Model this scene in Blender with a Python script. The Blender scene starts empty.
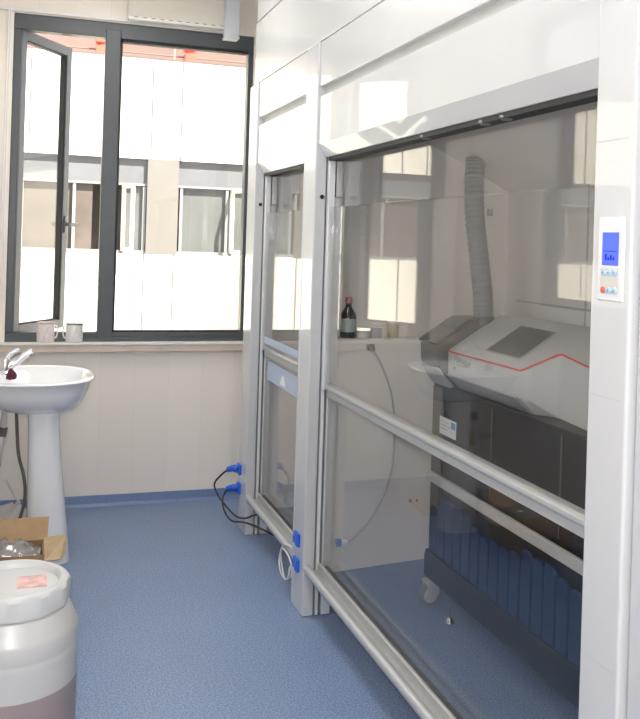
import bpy, bmesh, math, random
from mathutils import Vector, Matrix
random.seed(7)
S = bpy.context.scene
COL = S.collection
PI = math.pi

# ---------------------------------------------------------------- materials
def nmat(name):
    m = bpy.data.materials.new(name); m.use_nodes = True
    nt = m.node_tree; nt.nodes.clear()
    out = nt.nodes.new('ShaderNodeOutputMaterial')
    return m, nt, out

def pbr(name, col, rough=.5, metal=0., spec=.5, noise=0., nscale=30., bump=0., coat=0., trans=0., emit=None, estr=0., col2=None, stretch=None):
    """procedural principled material: base colour with a faint noise variation"""
    m, nt, out = nmat(name)
    p = nt.nodes.new('ShaderNodeBsdfPrincipled')
    p.inputs['Base Color'].default_value = (*col, 1)
    p.inputs['Roughness'].default_value = rough
    p.inputs['Metallic'].default_value = metal
    p.inputs['Specular IOR Level'].default_value = spec
    p.inputs['Coat Weight'].default_value = coat
    p.inputs['Coat Roughness'].default_value = .03
    if trans: p.inputs['Transmission Weight'].default_value = trans
    if emit:
        p.inputs['Emission Color'].default_value = (*emit, 1); p.inputs['Emission Strength'].default_value = estr
    if noise or bump or col2:
        tc = nt.nodes.new('ShaderNodeTexCoord'); src = tc.outputs['Object']
        if stretch:
            mp = nt.nodes.new('ShaderNodeMapping'); mp.inputs['Scale'].default_value = stretch
            nt.links.new(src, mp.inputs['Vector']); src = mp.outputs['Vector']
        n = nt.nodes.new('ShaderNodeTexNoise'); n.inputs['Scale'].default_value = nscale; n.inputs['Detail'].default_value = 4
        nt.links.new(src, n.inputs['Vector'])
        if noise or col2:
            r = nt.nodes.new('ShaderNodeValToRGB')
            a = col; b = col2 or tuple(min(1, c*(1-noise)) for c in col)
            r.color_ramp.elements[0].color = (*b, 1); r.color_ramp.elements[1].color = (*a, 1)
            r.color_ramp.elements[0].position = .35; r.color_ramp.elements[1].position = .65
            nt.links.new(n.outputs['Fac'], r.inputs['Fac']); nt.links.new(r.outputs['Color'], p.inputs['Base Color'])
        if bump:
            bp = nt.nodes.new('ShaderNodeBump'); bp.inputs['Strength'].default_value = bump; bp.inputs['Distance'].default_value = .002
            nt.links.new(n.outputs['Fac'], bp.inputs['Height']); nt.links.new(bp.outputs['Normal'], p.inputs['Normal'])
    nt.links.new(p.outputs['BSDF'], out.inputs['Surface'])
    return m

def glass(name, tint=(.97, .98, .975), r0=.04, rough=0., haze=0.):
    """clear pane: see-through with an angle dependent mirror reflection on each face"""
    m, nt, out = nmat(name)
    N = nt.nodes.new; L = nt.links.new
    g = N('ShaderNodeNewGeometry')
    d = N('ShaderNodeVectorMath'); d.operation = 'DOT_PRODUCT'
    L(g.outputs['Normal'], d.inputs[0]); L(g.outputs['Incoming'], d.inputs[1])
    a = N('ShaderNodeMath'); a.operation = 'ABSOLUTE'; L(d.outputs['Value'], a.inputs[0])
    s = N('ShaderNodeMath'); s.operation = 'SUBTRACT'; s.inputs[0].default_value = 1; L(a.outputs[0], s.inputs[1]); s.use_clamp = True
    pw = N('ShaderNodeMath'); pw.operation = 'POWER'; L(s.outputs[0], pw.inputs[0]); pw.inputs[1].default_value = 5
    ma = N('ShaderNodeMath'); ma.operation = 'MULTIPLY_ADD'; L(pw.outputs[0], ma.inputs[0])
    ma.inputs[1].default_value = 1-r0; ma.inputs[2].default_value = r0
    t = N('ShaderNodeBsdfTransparent'); t.inputs['Color'].default_value = (*tint, 1)
    base = t.outputs[0]
    if haze:
        df = N('ShaderNodeBsdfDiffuse'); df.inputs['Color'].default_value = (.8, .8, .8, 1)
        hz = N('ShaderNodeMixShader'); hz.inputs[0].default_value = haze
        L(base, hz.inputs[1]); L(df.outputs[0], hz.inputs[2]); base = hz.outputs[0]
    gl = N('ShaderNodeBsdfGlossy'); gl.inputs['Roughness'].default_value = rough
    mx = N('ShaderNodeMixShader'); L(ma.outputs[0], mx.inputs[0]); L(base, mx.inputs[1]); L(gl.outputs[0], mx.inputs[2])
    L(mx.outputs[0], out.inputs['Surface'])
    return m

def floor_mat():
    m, nt, out = nmat('speckled_blue_vinyl')
    N = nt.nodes.new; L = nt.links.new
    p = N('ShaderNodeBsdfPrincipled'); p.inputs['Roughness'].default_value = .38; p.inputs['Specular IOR Level'].default_value = .45
    tc = N('ShaderNodeTexCoord')
    n1 = N('ShaderNodeTexNoise'); n1.inputs['Scale'].default_value = 160; n1.inputs['Detail'].default_value = 3
    n2 = N('ShaderNodeTexVoronoi'); n2.inputs['Scale'].default_value = 85
    n3 = N('ShaderNodeTexNoise'); n3.inputs['Scale'].default_value = 2.5; n3.inputs['Detail'].default_value = 3
    for n in (n1, n2, n3): L(tc.outputs['Object'], n.inputs['Vector'])
    r = N('ShaderNodeValToRGB'); e = r.color_ramp.elements
    e[0].position = .42; e[0].color = (.155, .22, .38, 1); e[1].position = .58; e[1].color = (.30, .39, .57, 1)
    L(n1.outputs['Fac'], r.inputs['Fac'])
    sp = N('ShaderNodeMapRange'); sp.inputs['From Min'].default_value = .05; sp.inputs['From Max'].default_value = .22
    sp.inputs['To Min'].default_value = .55; sp.inputs['To Max'].default_value = 0; L(n2.outputs['Distance'], sp.inputs['Value'])
    cm = N('ShaderNodeMath'); cm.operation = 'MULTIPLY'; L(sp.outputs[0], cm.inputs[0]); L(n1.outputs['Fac'], cm.inputs[1])
    mx = N('ShaderNodeMixRGB'); L(cm.outputs[0], mx.inputs['Fac']); L(r.outputs['Color'], mx.inputs['Color1']); mx.inputs['Color2'].default_value = (.45, .55, .72, 1)
    m2 = N('ShaderNodeMixRGB'); m2.blend_type = 'MULTIPLY'; m2.inputs['Fac'].default_value = .18
    L(mx.outputs[0], m2.inputs['Color1']); L(n3.outputs['Fac'], m2.inputs['Color2'])
    L(m2.outputs[0], p.inputs['Base Color']); L(p.outputs[0], out.inputs['Surface'])
    return m

def panel_mat(name, c1, c2, width, axis=0, rough=.5):
    """wall cladding: vertical boards that differ very slightly in tone, with thin joints"""
    m, nt, out = nmat(name)
    N = nt.nodes.new; L = nt.links.new
    p = N('ShaderNodeBsdfPrincipled'); p.inputs['Roughness'].default_value = rough; p.inputs['Specular IOR Level'].default_value = .35
    tc = N('ShaderNodeTexCoord'); sx = N('ShaderNodeSeparateXYZ'); L(tc.outputs['Object'], sx.inputs[0])
    dv = N('ShaderNodeMath'); dv.operation = 'DIVIDE'; L(sx.outputs[axis], dv.inputs[0]); dv.inputs[1].default_value = width
    fl = N('ShaderNodeMath'); fl.operation = 'FLOOR'; L(dv.outputs[0], fl.inputs[0])
    wn = N('ShaderNodeTexWhiteNoise'); wn.noise_dimensions = '1D'; L(fl.outputs[0], wn.inputs['W'])
    mx = N('ShaderNodeMixRGB'); L(wn.outputs['Value'], mx.inputs['Fac']); mx.inputs['Color1'].default_value = (*c1, 1); mx.inputs['Color2'].default_value = (*c2, 1)
    fr = N('ShaderNodeMath'); fr.operation = 'FRACT'; L(dv.outputs[0], fr.inputs[0])
    lt = N('ShaderNodeMath'); lt.operation = 'LESS_THAN'; lt.inputs[1].default_value = .012; L(fr.outputs[0], lt.inputs[0])
    m2 = N('ShaderNodeMixRGB'); m2.blend_type = 'MULTIPLY'; m2.inputs['Color2'].default_value = (.93, .925, .92, 1)
    L(lt.outputs[0], m2.inputs['Fac']); L(mx.outputs[0], m2.inputs['Color1'])
    L(m2.outputs[0], p.inputs['Base Color']); L(p.outputs[0], out.inputs['Surface'])
    return m

def emis(name, col, s):
    m, nt, out = nmat(name); e = nt.nodes.new('ShaderNodeEmission')
    e.inputs['Color'].default_value = (*col, 1); e.inputs['Strength'].default_value = s
    nt.links.new(e.outputs[0], out.inputs['Surface']); return m

M = dict(
    floor=floor_mat(),
    wall=panel_mat('cream_wall_cladding', (.87, .805, .735), (.845, .78, .71), .19, 0),
    wallp=pbr('cream_wall_paint', (.78, .745, .70), .6, noise=.03, nscale=3),
    ceil=pbr('ceiling_white', (.82, .81, .79), .7, noise=.02, nscale=4),
    skirt=pbr('blue_vinyl_skirting', (.17, .25, .45), .4, noise=.25, nscale=150),
    hood=pbr('white_coated_steel', (.58, .58, .585), .3, spec=.3, noise=.02, nscale=4, coat=.6),
    hoodm=pbr('white_enamel_sheet', (.54, .54, .56), .32, noise=.03, nscale=5),
    liner=pbr('pale_grey_liner', (.78, .74, .70), .42, noise=.04, nscale=4),
    groove=pbr('grey_groove', (.50, .50, .49), .5, noise=.05, nscale=20),
    alu=pbr('brushed_aluminium', (.56, .56, .555), .42, metal=.4, noise=.06, nscale=60, stretch=(30, 1, 30)),
    alud=pbr('dark_channel', (.22, .22, .22), .5, metal=.3, noise=.1, nscale=40),
    white_al=pbr('white_aluminium', (.74, .74, .745), .28, noise=.03, nscale=20, coat=.3),
    gasket=pbr('black_rubber', (.012, .012, .012), .6, noise=.2, nscale=60),
    hglass=glass('sash_glass', (.975, .97, .96), .05),
    wglass=glass('window_glass', (.96, .97, .97), .03),
    frame=pbr('grey_window_frame', (.075, .082, .092), .4, noise=.06, nscale=30),
    frame2=pbr('grey_sash_frame', (.13, .138, .15), .38, noise=.06, nscale=30),
    handle=pbr('dark_handle', (.12, .125, .14), .3, metal=.6, noise=.08, nscale=50),
    sill=pbr('cream_sill', (.70, .60, .49), .45, noise=.06, nscale=14),
    sillw=pbr('pale_sill_top', (.80, .78, .74), .4, noise=.04, nscale=14),
    chrome=pbr('chrome', (.80, .80, .82), .12, metal=1, noise=.03, nscale=40),
    ceramic=pbr('white_ceramic', (.88, .88, .89), .08, noise=.015, nscale=3, coat=.6),
    blue=pbr('blue_plastic', (.02, .12, .62), .35, noise=.1, nscale=60),
    bluel=pbr('light_blue_film', (.43, .50, .63), .4, noise=.05, nscale=30),
    black=pbr('black_plastic', (.012, .012, .014), .35, noise=.2, nscale=60),
    cable=pbr('grey_cable', (.42, .42, .41), .5, noise=.05, nscale=60),
    wcable=pbr('white_cable', (.66, .67, .68), .45, noise=.05, nscale=60),
    lgrey=pbr('instrument_light_grey', (.56, .565, .55), .4, noise=.03, nscale=6),
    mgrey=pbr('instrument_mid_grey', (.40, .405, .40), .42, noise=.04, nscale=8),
    dgrey=pbr('instrument_dark_grey', (.13, .13, .125), .35, noise=.08, nscale=10),
    smoke=pbr('smoked_cover', (.12, .118, .108), .16, noise=.05, nscale=8),
    iblack=pbr('instrument_black', (.009, .010, .012), .38, noise=.25, nscale=12),
    iblue=pbr('instrument_dark_blue', (.012, .034, .105), .5, noise=.2, nscale=20),
    red=pbr('red_stripe', (.72, .05, .04), .4, noise=.05, nscale=40),
    strip=pbr('pale_strip', (.55, .55, .53), .4, noise=.05, nscale=30),
    label=pbr('label_white', (.82, .82, .82), .5, noise=.03, nscale=80),
    lblue=pbr('label_blue', (.10, .36, .62), .5, noise=.05, nscale=60),
    hose=pbr('grey_hose', (.25, .252, .262), .5, noise=.06, nscale=50),
    hdpe=pbr('milky_plastic', (.55, .54, .525), .34, noise=.03, nscale=6),
    hdpe_lid=pbr('milky_lid_plastic', (.60, .60, .595), .34, noise=.03, nscale=8),
    hdpe_liq=pbr('milky_plastic_filled', (.33, .265, .262), .34, noise=.06, nscale=6),
    pink=pbr('pink_label', (.85, .52, .48), .5, noise=.35, nscale=35),
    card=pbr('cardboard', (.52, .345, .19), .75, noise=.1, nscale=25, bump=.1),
    card_shade=pbr('cardboard_shaded', (.34, .20, .10), .75, noise=.12, nscale=25, bump=.1),  # same cardboard darkened: shade on the box front put into the colour
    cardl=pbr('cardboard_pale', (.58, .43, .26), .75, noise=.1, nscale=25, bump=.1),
    film=glass('clear_film', (.93, .93, .93), .12, .12, .25),
    mug=pbr('white_mug', (.82, .80, .77), .25, noise=.08, nscale=40),
    mugp=pbr('pink_mug', (.84, .76, .75), .25, noise=.12, nscale=40),
    maroon=pbr('maroon_rag', (.10, .02, .035), .7, noise=.3, nscale=60),
    paper=pbr('white_paper', (.74, .70, .66), .7, noise=.08, nscale=25),
    rubber=pbr('dark_braided_hose', (.20, .17, .14), .55, noise=.3, nscale=90),
    yellow=pbr('yellow_plastic', (.60, .48, .14), .5, noise=.1, nscale=40),
    facade=pbr('cream_stone_cladding', (.80, .745, .635), .7, noise=.03, nscale=2),
    joint=pbr('cladding_joint', (.10, .095, .09), .8, noise=.05, nscale=20),
    pier=pbr('pier_stone', (.15, .135, .12), .7, noise=.05, nscale=4),
    bhead=pbr('grey_header_panel', (.115, .115, .122), .6, noise=.06, nscale=6),
    bframe=pbr('pale_casement_frame', (.22, .215, .21), .5, noise=.04, nscale=20),
    bpane=pbr('courtyard_window_glass', (.12, .122, .117), .25, noise=.25, nscale=1.6),
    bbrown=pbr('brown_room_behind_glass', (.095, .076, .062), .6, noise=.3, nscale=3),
    roofwall=pbr('pinkish_roof_wall', (.13, .085, .075), .8, noise=.06, nscale=8),
    redp=pbr('red_painted_steel', (.62, .085, .05), .6, noise=.1, nscale=20),
    rail=pbr('rail_grey', (.25, .22, .21), .6, noise=.1, nscale=20),
    ground=pbr('courtyard_paving', (.45, .43, .40), .8, noise=.1, nscale=3),
    blind=pbr('cream_blind_fabric', (.70, .655, .575), .8, noise=.03, nscale=60),
    trunk=pbr('light_grey_trunking', (.56, .585, .63), .45, noise=.03, nscale=10),
    bottle=pbr('dark_bottle_glass', (.03, .018, .016), .08, noise=.2, nscale=20, coat=.5),
    blabel=pbr('pale_green_label', (.50, .60, .55), .5, noise=.06, nscale=60),
    pinkcap=pbr('pink_cap', (.55, .22, .24), .5, noise=.1, nscale=40),
    olive=pbr('yellow_green_pot', (.46, .44, .24), .5, noise=.1, nscale=40),
    bezel=pbr('panel_bezel', (.72, .70, .72), .4, noise=.02, nscale=20),
    screen=emis('blue_screen', (.11, .16, 1.0), .9),
    screen2=emis('screen_mark', (.02, .04, .55), .8),
    keypad=pbr('keypad_beige', (.60, .57, .52), .45, noise=.03, nscale=40),
    keyblue=pbr('key_pale_blue', (.42, .58, .70), .45, noise=.05, nscale=90),
    keymark=pbr('key_blue_mark', (.06, .26, .48), .45, noise=.05, nscale=90),
    keyred=pbr('key_red', (.68, .14, .09), .45, noise=.05, nscale=90),
    logo=pbr('grey_print', (.42, .42, .42), .5, noise=.1, nscale=60),
    lamp=emis('fill_diffuser', (1, .965, .92), 7.6), rear_fill_lamp=emis('rear_fill_diffuser', (1, .965, .93), 24.),
)

# ---------------------------------------------------------------- mesh helpers
class MB:
    def __init__(s): s.bm = bmesh.new()
    def face(s, vs, faces):
        b = [s.bm.verts.new(v) for v in vs]
        for f in faces:
            try: s.bm.faces.new([b[i] for i in f])
            except ValueError: pass
        return s
    def box(s, x0, x1, y0, y1, z0, z1):
        v = [(x, y, z) for x in (x0, x1) for y in (y0, y1) for z in (z0, z1)]
        return s.face(v, [(0, 1, 3, 2), (4, 6, 7, 5), (0, 4, 5, 1), (2, 3, 7, 6), (0, 2, 6, 4), (1, 5, 7, 3)])
    def prism(s, poly, axis, a, b):
        """extrude a 2-D polygon along an axis: 'x' -> (y,z), 'y' -> (x,z), 'z' -> (x,y)"""
        def P(u, w, t): return {'x': (t, u, w), 'y': (u, t, w), 'z': (u, w, t)}[axis]
        n = len(poly)
        v = [P(u, w, a) for u, w in poly] + [P(u, w, b) for u, w in poly]
        return s.face(v, [tuple(range(n))[::-1], tuple(range(n, 2*n))] + [(i, (i+1) % n, n+(i+1) % n, n+i) for i in range(n)])
    def sheet(s, quad, th):
        q = [Vector(p) for p in quad]; n = (q[1]-q[0]).cross(q[2]-q[0]).normalized()*th
        k = len(q)
        v = q + [p+n for p in q]
        return s.face(v, [tuple(range(k))[::-1], tuple(range(k, 2*k))] + [(i, (i+1) % k, k+(i+1) % k, k+i) for i in range(k)])
    def lathe(s, prof, c=(0, 0, 0), n=40, cap=True, axis='z'):
        rings = []
        for r, z in prof:
            ring = []
            for i in range(n):
                a = 2*PI*i/n; u, w = r*math.cos(a), r*math.sin(a)
                p = {'z': (u, w, z), 'x': (z, u, w), 'y': (u, z, w)}[axis]
                ring.append(s.bm.verts.new((c[0]+p[0], c[1]+p[1], c[2]+p[2])))
            rings.append(ring)
        for a, b in zip(rings, rings[1:]):
            for i in range(n): s.bm.faces.new((a[i], a[(i+1) % n], b[(i+1) % n], b[i]))
        if cap:
            s.bm.faces.new(rings[0][::-1]); s.bm.faces.new(rings[-1])
        return s
    def tube(s, pts, r, n=10, smooth=True, caps=True, sub=6):
        P = [Vector(p) for p in pts]
        if smooth and len(P) > 2:
            Q = []
            for i in range(len(P)-1):
                p0, p1, p2, p3 = P[max(i-1, 0)], P[i], P[i+1], P[min(i+2, len(P)-1)]
                for k in range(sub):
                    t = k/sub
                    Q.append(.5*((2*p1)+(p2-p0)*t+(2*p0-5*p1+4*p2-p3)*t*t+(3*p1-p0-3*p2+p3)*t**3))
            Q.append(P[-1]); P = Q
        R = r if callable(r) else (lambda t: r)
        rings = []; up = Vector((0, 0, 1)); prev = None
        for i, p in enumerate(P):
            d = (P[min(i+1, len(P)-1)]-P[max(i-1, 0)]).normalized()
            if prev is None:
                a = d.cross(up if abs(d.z) < .9 else Vector((1, 0, 0))).normalized()
            else:
                a = (prev-d*prev.dot(d)).normalized()
            prev = a; b = d.cross(a); rr = R(i/max(1, len(P)-1))
            rings.append([s.bm.verts.new(p+(a*math.cos(2*PI*k/n)+b*math.sin(2*PI*k/n))*rr) for k in range(n)])
        for a, b in zip(rings, rings[1:]):
            for k in range(n): s.bm.faces.new((a[k], a[(k+1) % n], b[(k+1) % n], b[k]))
        if caps:
            s.bm.faces.new(rings[0][::-1]); s.bm.faces.new(rings[-1])
        return s
    def rot(s, m4):
        bmesh.ops.transform(s.bm, matrix=m4, verts=s.bm.verts); return s
    def build(s, name, mat, parent=None, bevel=0., smooth=False, seg=2, angle=40, label=None):
        bmesh.ops.recalc_face_normals(s.bm, faces=s.bm.faces)
        me = bpy.data.meshes.new(name)
        if parent is not None:
            o = Vector((0, 0, 0)); q = parent
            while q is not None: o += q.location; q = q.parent
            bmesh.ops.translate(s.bm, vec=-o, verts=s.bm.verts)
        s.bm.to_mesh(me); s.bm.free()
        for m in (mat if isinstance(mat, (list, tuple)) else [mat]): me.materials.append(M[m] if isinstance(m, str) else m)
        ob = bpy.data.objects.new(name, me); COL.objects.link(ob)
        if parent is not None: ob.parent = parent
        if bevel:
            b = ob.modifiers.new('bevel', 'BEVEL'); b.width = bevel; b.segments = seg; b.limit_method = 'ANGLE'; b.angle_limit = math.radians(35)
            b.harden_normals = False
        if smooth or bevel:
            for p in me.polygons: p.use_smooth = True
            me.set_sharp_from_angle(angle=math.radians(angle))
        if label: ob['label'] = label
        return ob

def box(*a): return MB().box(*a)
def thing(name, loc, label, cat, group=None):
    o = bpy.data.objects.new(name, None); COL.objects.link(o); o.location = loc; o.empty_display_size = .05
    o['label'] = label; o['category'] = cat
    if group: o['group'] = group
    return o
def tag(o, label, cat, group=None):
    o['label'] = label; o['category'] = cat
    if group: o['group'] = group
    return o
def struct(o): o['kind'] = 'structure'; return o
def sroot(name, loc):
    o = bpy.data.objects.new(name, None); COL.objects.link(o); o.location = loc; o['kind'] = 'structure'; return o

# ---------------------------------------------------------------- numbers (metres; camera at x=0, y=0, z=1.5)
XP = 1.068           # aisle-side face of the hood posts
YB = 5.065           # inner face of the window wall
XL = -.28            # inner face of the left wall
XR = 2.06            # right wall behind the hoods
YN = -1.6            # wall behind the camera
ZC = 2.90
WX0, WX1, WZ0, WZ1 = -.125, 1.20, .913, 2.684

# ---------------------------------------------------------------- room shell
struct(box(XL-.2, XR+.1, YN-.1, YB+.2, -.1, 0).build('floor', 'floor'))
struct(box(XL-.2, XR+.1, YN-.1, YB+.2, ZC, ZC+.12).build('ceiling', 'ceil'))
w = MB()
w.box(XL-.2, XR+.1, YB, YB+.2, 0, WZ0-.02).box(XL-.2, XR+.1, YB, YB+.2, WZ1, ZC)
w.box(XL-.2, WX0, YB, YB+.2, WZ0-.02, WZ1).box(WX1, XR+.1, YB, YB+.2, WZ0-.02, WZ1)
struct(w.build('wall_back', 'wall'))
L0, L1, LZ0, LZ1 = 2.35, 4.08, 1.20, 2.68       # window in the left wall
w = MB()
w.box(XL-.09, XL, YN, YB, 0, LZ0).box(XL-.09, XL, YN, YB, LZ1, ZC)
w.box(XL-.09, XL, YN, L0, LZ0, LZ1).box(XL-.09, XL, L1, YB, LZ0, LZ1)
struct(w.build('wall_left', 'wallp'))
struct(box(XR, XR+.1, YN, YB, 0, ZC).build('wall_right', 'wallp'))
struct(box(XL-.2, XR+.1, YN-.1, YN, 0, ZC).build('wall_rear', 'wallp'))
struct(MB().prism([(YB, 0), (YB-.028, 0), (YB-.012, .016), (YB-.007, .055), (YB, .058)], 'x', XL, XR).build('baseboard_back', 'skirt'))
struct(MB().prism([(XL, 0), (XL+.028, 0), (XL+.012, .016), (XL+.007, .055), (XL, .058)], 'y', YN, YB-.03).build('baseboard_left', 'skirt'))
# glossy panels that close the gap between the hood tops and the ceiling, and the plain panel nearer than the hoods
struct(box(1.078, XR, 1.2, 4.52, 2.305, 2.624).build('trim_1', 'hood', bevel=.003))
struct(box(1.078, XR, 1.2, 4.50, 2.630, ZC).build('trim_2', 'hood', bevel=.003))
struct(box(1.082, XR, -.4, 1.400, 0, 2.284).build('trim_3', 'hoodm', bevel=.006))
# window sill board
sl = sroot('trim_4', (WX0, YB, WZ0-.03))
box(XL+.002, 1.35, YB-.055, YB+.02, WZ0-.017, WZ0-.003).build('sill_top', 'sillw', sl, bevel=.003)
box(XL+.002, 1.35, YB-.045, YB-.001, WZ0-.055, WZ0-.017).build('sill_apron', 'sill', sl, bevel=.003)
box(XL+.002, 1.05, YB-.016, YB-.001, WZ1+.006, WZ1+.026).build('trim_5', 'sillw').__setitem__('kind', 'structure')

# ---------------------------------------------------------------- window in the back wall
w1 = sroot('window_1', (.5, YB+.05, WZ0))
f = MB(); y0, y1 = YB+.012, YB+.08
f.box(WX0, WX1, y0, y1, WZ1-.085, WZ1).box(WX0, WX1, y0, y1, WZ0-.015, WZ0+.048)
f.box(WX0, WX0+.040, y0, y1, WZ0+.048, WZ1-.085).box(WX1-.03, WX1, y0, y1, WZ0+.048, WZ1-.085)
f.box(WX0, WX1, y0-.01, y0-.0005, WZ0-.015, WZ0+.018)
f.build('frame', 'frame', w1, bevel=.004)
box(.357, .440, YB+.004, y1, WZ0-.01, WZ1-.04).build('mullion', 'frame', w1, bevel=.004)
gf = MB(); 
gf.box(.440, .452, y0+.01, y1-.01, WZ0+.04, WZ1-.08).box(.440, WX1-.03, y0+.01, y1-.01, WZ1-.10, WZ1-.08)
gf.box(.440, WX1-.03, y0+.01, y1-.01, WZ0+.04, WZ0+.056).build('glazing_bead', 'gasket', w1)
box(.445, WX1-.025, YB+.045, YB+.051, WZ0+.045, WZ1-.085).build('pane', 'wglass', w1)
# casement sash, hinged at the left jamb and pushed outwards
sh = bpy.data.objects.new('casement_sash', None); COL.objects.link(sh); sh.parent = w1
HX, HY = -.103, YB+.050
sh.location = Vector((HX, HY, WZ0+.030))-w1.location
SL, SH_ = .50, 1.665
ang = math.radians(56)
RM = Matrix.Rotation(ang, 4, 'Z')
def sash_part(mb, name, mat, **k):
    mb.rot(RM); mb.rot(Matrix.Translation(Vector((HX, HY, WZ0+.030))))
    return mb.build(name, mat, sh, **k)
b = MB(); t0, t1 = -.025, .025
b.box(0, .05, t0, t1, 0, SH_).box(SL-.05, SL, t0, t1, 0, SH_).box(.05, SL-.05, t0, t1, 0, .052).box(.05, SL-.05, t0, t1, SH_-.052, SH_)
sash_part(b, 'sash_frame', 'frame2', bevel=.003)
b = MB(); g = .05
b.box(g, g+.008, -.018, .018, g, SH_-g).box(SL-g-.008, SL-g, -.018, .018, g, SH_-g).box(g, SL-g, -.018, .018, g, g+.008).box(g, SL-g, -.018, .018, SH_-g-.008, SH_-g)
sash_part(b, 'gasket', 'gasket')
sash_part(box(.048, SL-.048, -.003, .003, .048, SH_-.048), 'sash_pane', 'wglass')
b = MB().box(SL-.040, SL-.012, -.034, -.025, .565, .665)
b.box(SL-.032, SL-.020, -.060, -.030, .605, .625); b.box(SL-.032, SL+.065, -.066, -.052, .603, .626)
sash_part(b, 'sash_handle', 'handle', bevel=.004)
# window in the left wall (seen mirrored in the hood glass)
w2 = sroot('window_2', (XL-.1, 3.1, LZ0))
f = MB(); x0, x1 = XL-.08, XL-.02
f.box(x0, x1, L0, L1, LZ0, LZ0+.05).box(x0, x1, L0, L1, LZ1-.06, LZ1).box(x0, x1, L0, L0+.05, LZ0+.05, LZ1-.06).box(x0, x1, L1-.05, L1, LZ0+.05, LZ1-.06)
f.build('frame', 'frame', w2, bevel=.004)
box(x0, x1+.004, 3.10, 3.17, LZ0+.02, LZ1-.02).build('mullion', 'frame', w2, bevel=.004)
for a0, a1 in ((L0+.045, 3.105), (3.165, L1-.045)):
    box(XL-.055, XL-.049, a0, a1, LZ0+.045, LZ1-.055).build('pane', 'wglass', w2)
for yy in (3.14, 3.90):
    MB().box(XL-.022, XL-.01, yy-.014, yy+.014, 1.48, 1.58).box(XL-.012, XL+.022, yy-.006, yy+.006, 1.522, 1.536).box(XL+.015, XL+.03, yy-.08, yy+.008, 1.52, 1.54).build('window_handle', 'handle', w2, bevel=.003)

# ---------------------------------------------------------------- items at the window
bl = thing('roller_blind', (.85, YB-.05, 2.80), 'cream roller blind rolled up above the fixed window pane', 'blind')
box(.470, 1.03, YB-.060, YB-.057, 2.712, 2.86).build('blind_fabric', 'blind', bl)
MB().tube([(.465, YB-.042, 2.868), (1.03, YB-.042, 2.868)], .024, 16, False).build('roller', 'sillw', bl, smooth=True)
box(.468, 1.03, YB-.066, YB-.050, 2.694, 2.714).build('bottom_bar', 'sillw', bl, bevel=.004)
for i in range(11): box(.50+i*.048, .522+i*.048, YB-.0675, YB-.060, 2.7085, 2.7125).build('bar_slot', 'alud', bl)
MB().tube([(.482, YB-.058, 2.842), (.482, YB-.058, 2.8421), (.482, YB-.058, ZC)], .006, 8, False).box(.47, .494, YB-.075, YB-.004, 2.86, 2.875).build('bracket', 'white_al', bl)
tk = thing('cable_trunking', (1.06, YB-.08, ZC), 'light grey box trunking hanging from the ceiling at the top right corner of the window', 'trunking')
box(.998, 1.076, YB-.15, YB-.078, 2.632, ZC).build('trunking_body', 'trunk', tk, bevel=.003)
box(.994, 1.077, YB-.154, YB-.076, 2.626, 2.640).build('end_cap', 'trunk', tk, bevel=.003)
k = MB()
for i in range(2):
    k.tube([(-.152+i*.012, YB-.0195, 2.705), (-.155+i*.012, YB-.0195, 2.3), (-.158+i*.014, YB-.0195, 1.6), (-.158+i*.018, YB-.0195, 1.40), (-.150+i*.022, YB-.0195, 1.28), (-.152+i*.024, YB-.0195, 1.19), (-.138+i*.002, YB-.0195, 1.13)], .0038, 6)
bd = tag(k.build('bead_chain', 'label', smooth=True), 'white bead chain hanging in a loop down the left side of the window', 'blind chain')

def mug(loc, r, h, mats, label, q=1):
    t = thing('mug', loc, label, 'mug', None); x, y, z = loc
    MB().lathe([(r*.9, 0), (r*.98, .004), (r, .012), (r, h-.003), (r*.97, h), (r*.91, h-.002), (r*.90, .012), (.001, .008)], loc, 32).build('cup_body', mats[0], t, smooth=True)
    MB().tube([(x+q*r*.96, y, z+h*.8), (x+q*r*1.2, y, z+h*.78), (x+q*r*1.3, y, z+h*.5), (x+q*r*1.15, y, z+h*.24), (x+q*r*.96, y, z+h*.22)], .0045, 8).build('cup_handle', mats[0], t, smooth=True)
    MB().lathe([(r+.0006, h*.93), (r+.0012, h*.95), (r+.0012, h*.985), (r+.0006, h)], loc, 32, False).build('rim_band', mats[1], t, smooth=True)
    k = MB()
    for j in range(6):
        an = -1.75+j*.07; zz = z+h*(.2+.1*j); rr = r+.0004
        k.prism([(x+rr*math.cos(an), y+rr*math.sin(an)), (x+rr*math.cos(an+.08), y+rr*math.sin(an+.08)), (x+(rr-.002)*math.cos(an+.04), y+(rr-.002)*math.sin(an+.04))], 'z', zz, zz+h*.1)
    bmesh.ops.remove_doubles(k.bm, verts=k.bm.verts, dist=.0005)
    k.build('printed_stripe', mats[2], t)
    return t
mug((.086, YB-.0075, WZ0-.003), .047, .108, ('mugp', 'pink', 'pink'), 'pinkish white mug on the window sill, left of the pair')
mug((.236, YB-.010, WZ0-.003), .046, .103, ('mug', 'alud', 'logo'), 'off-white mug with a dark rim on the window sill, right of the pair', -1)

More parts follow.
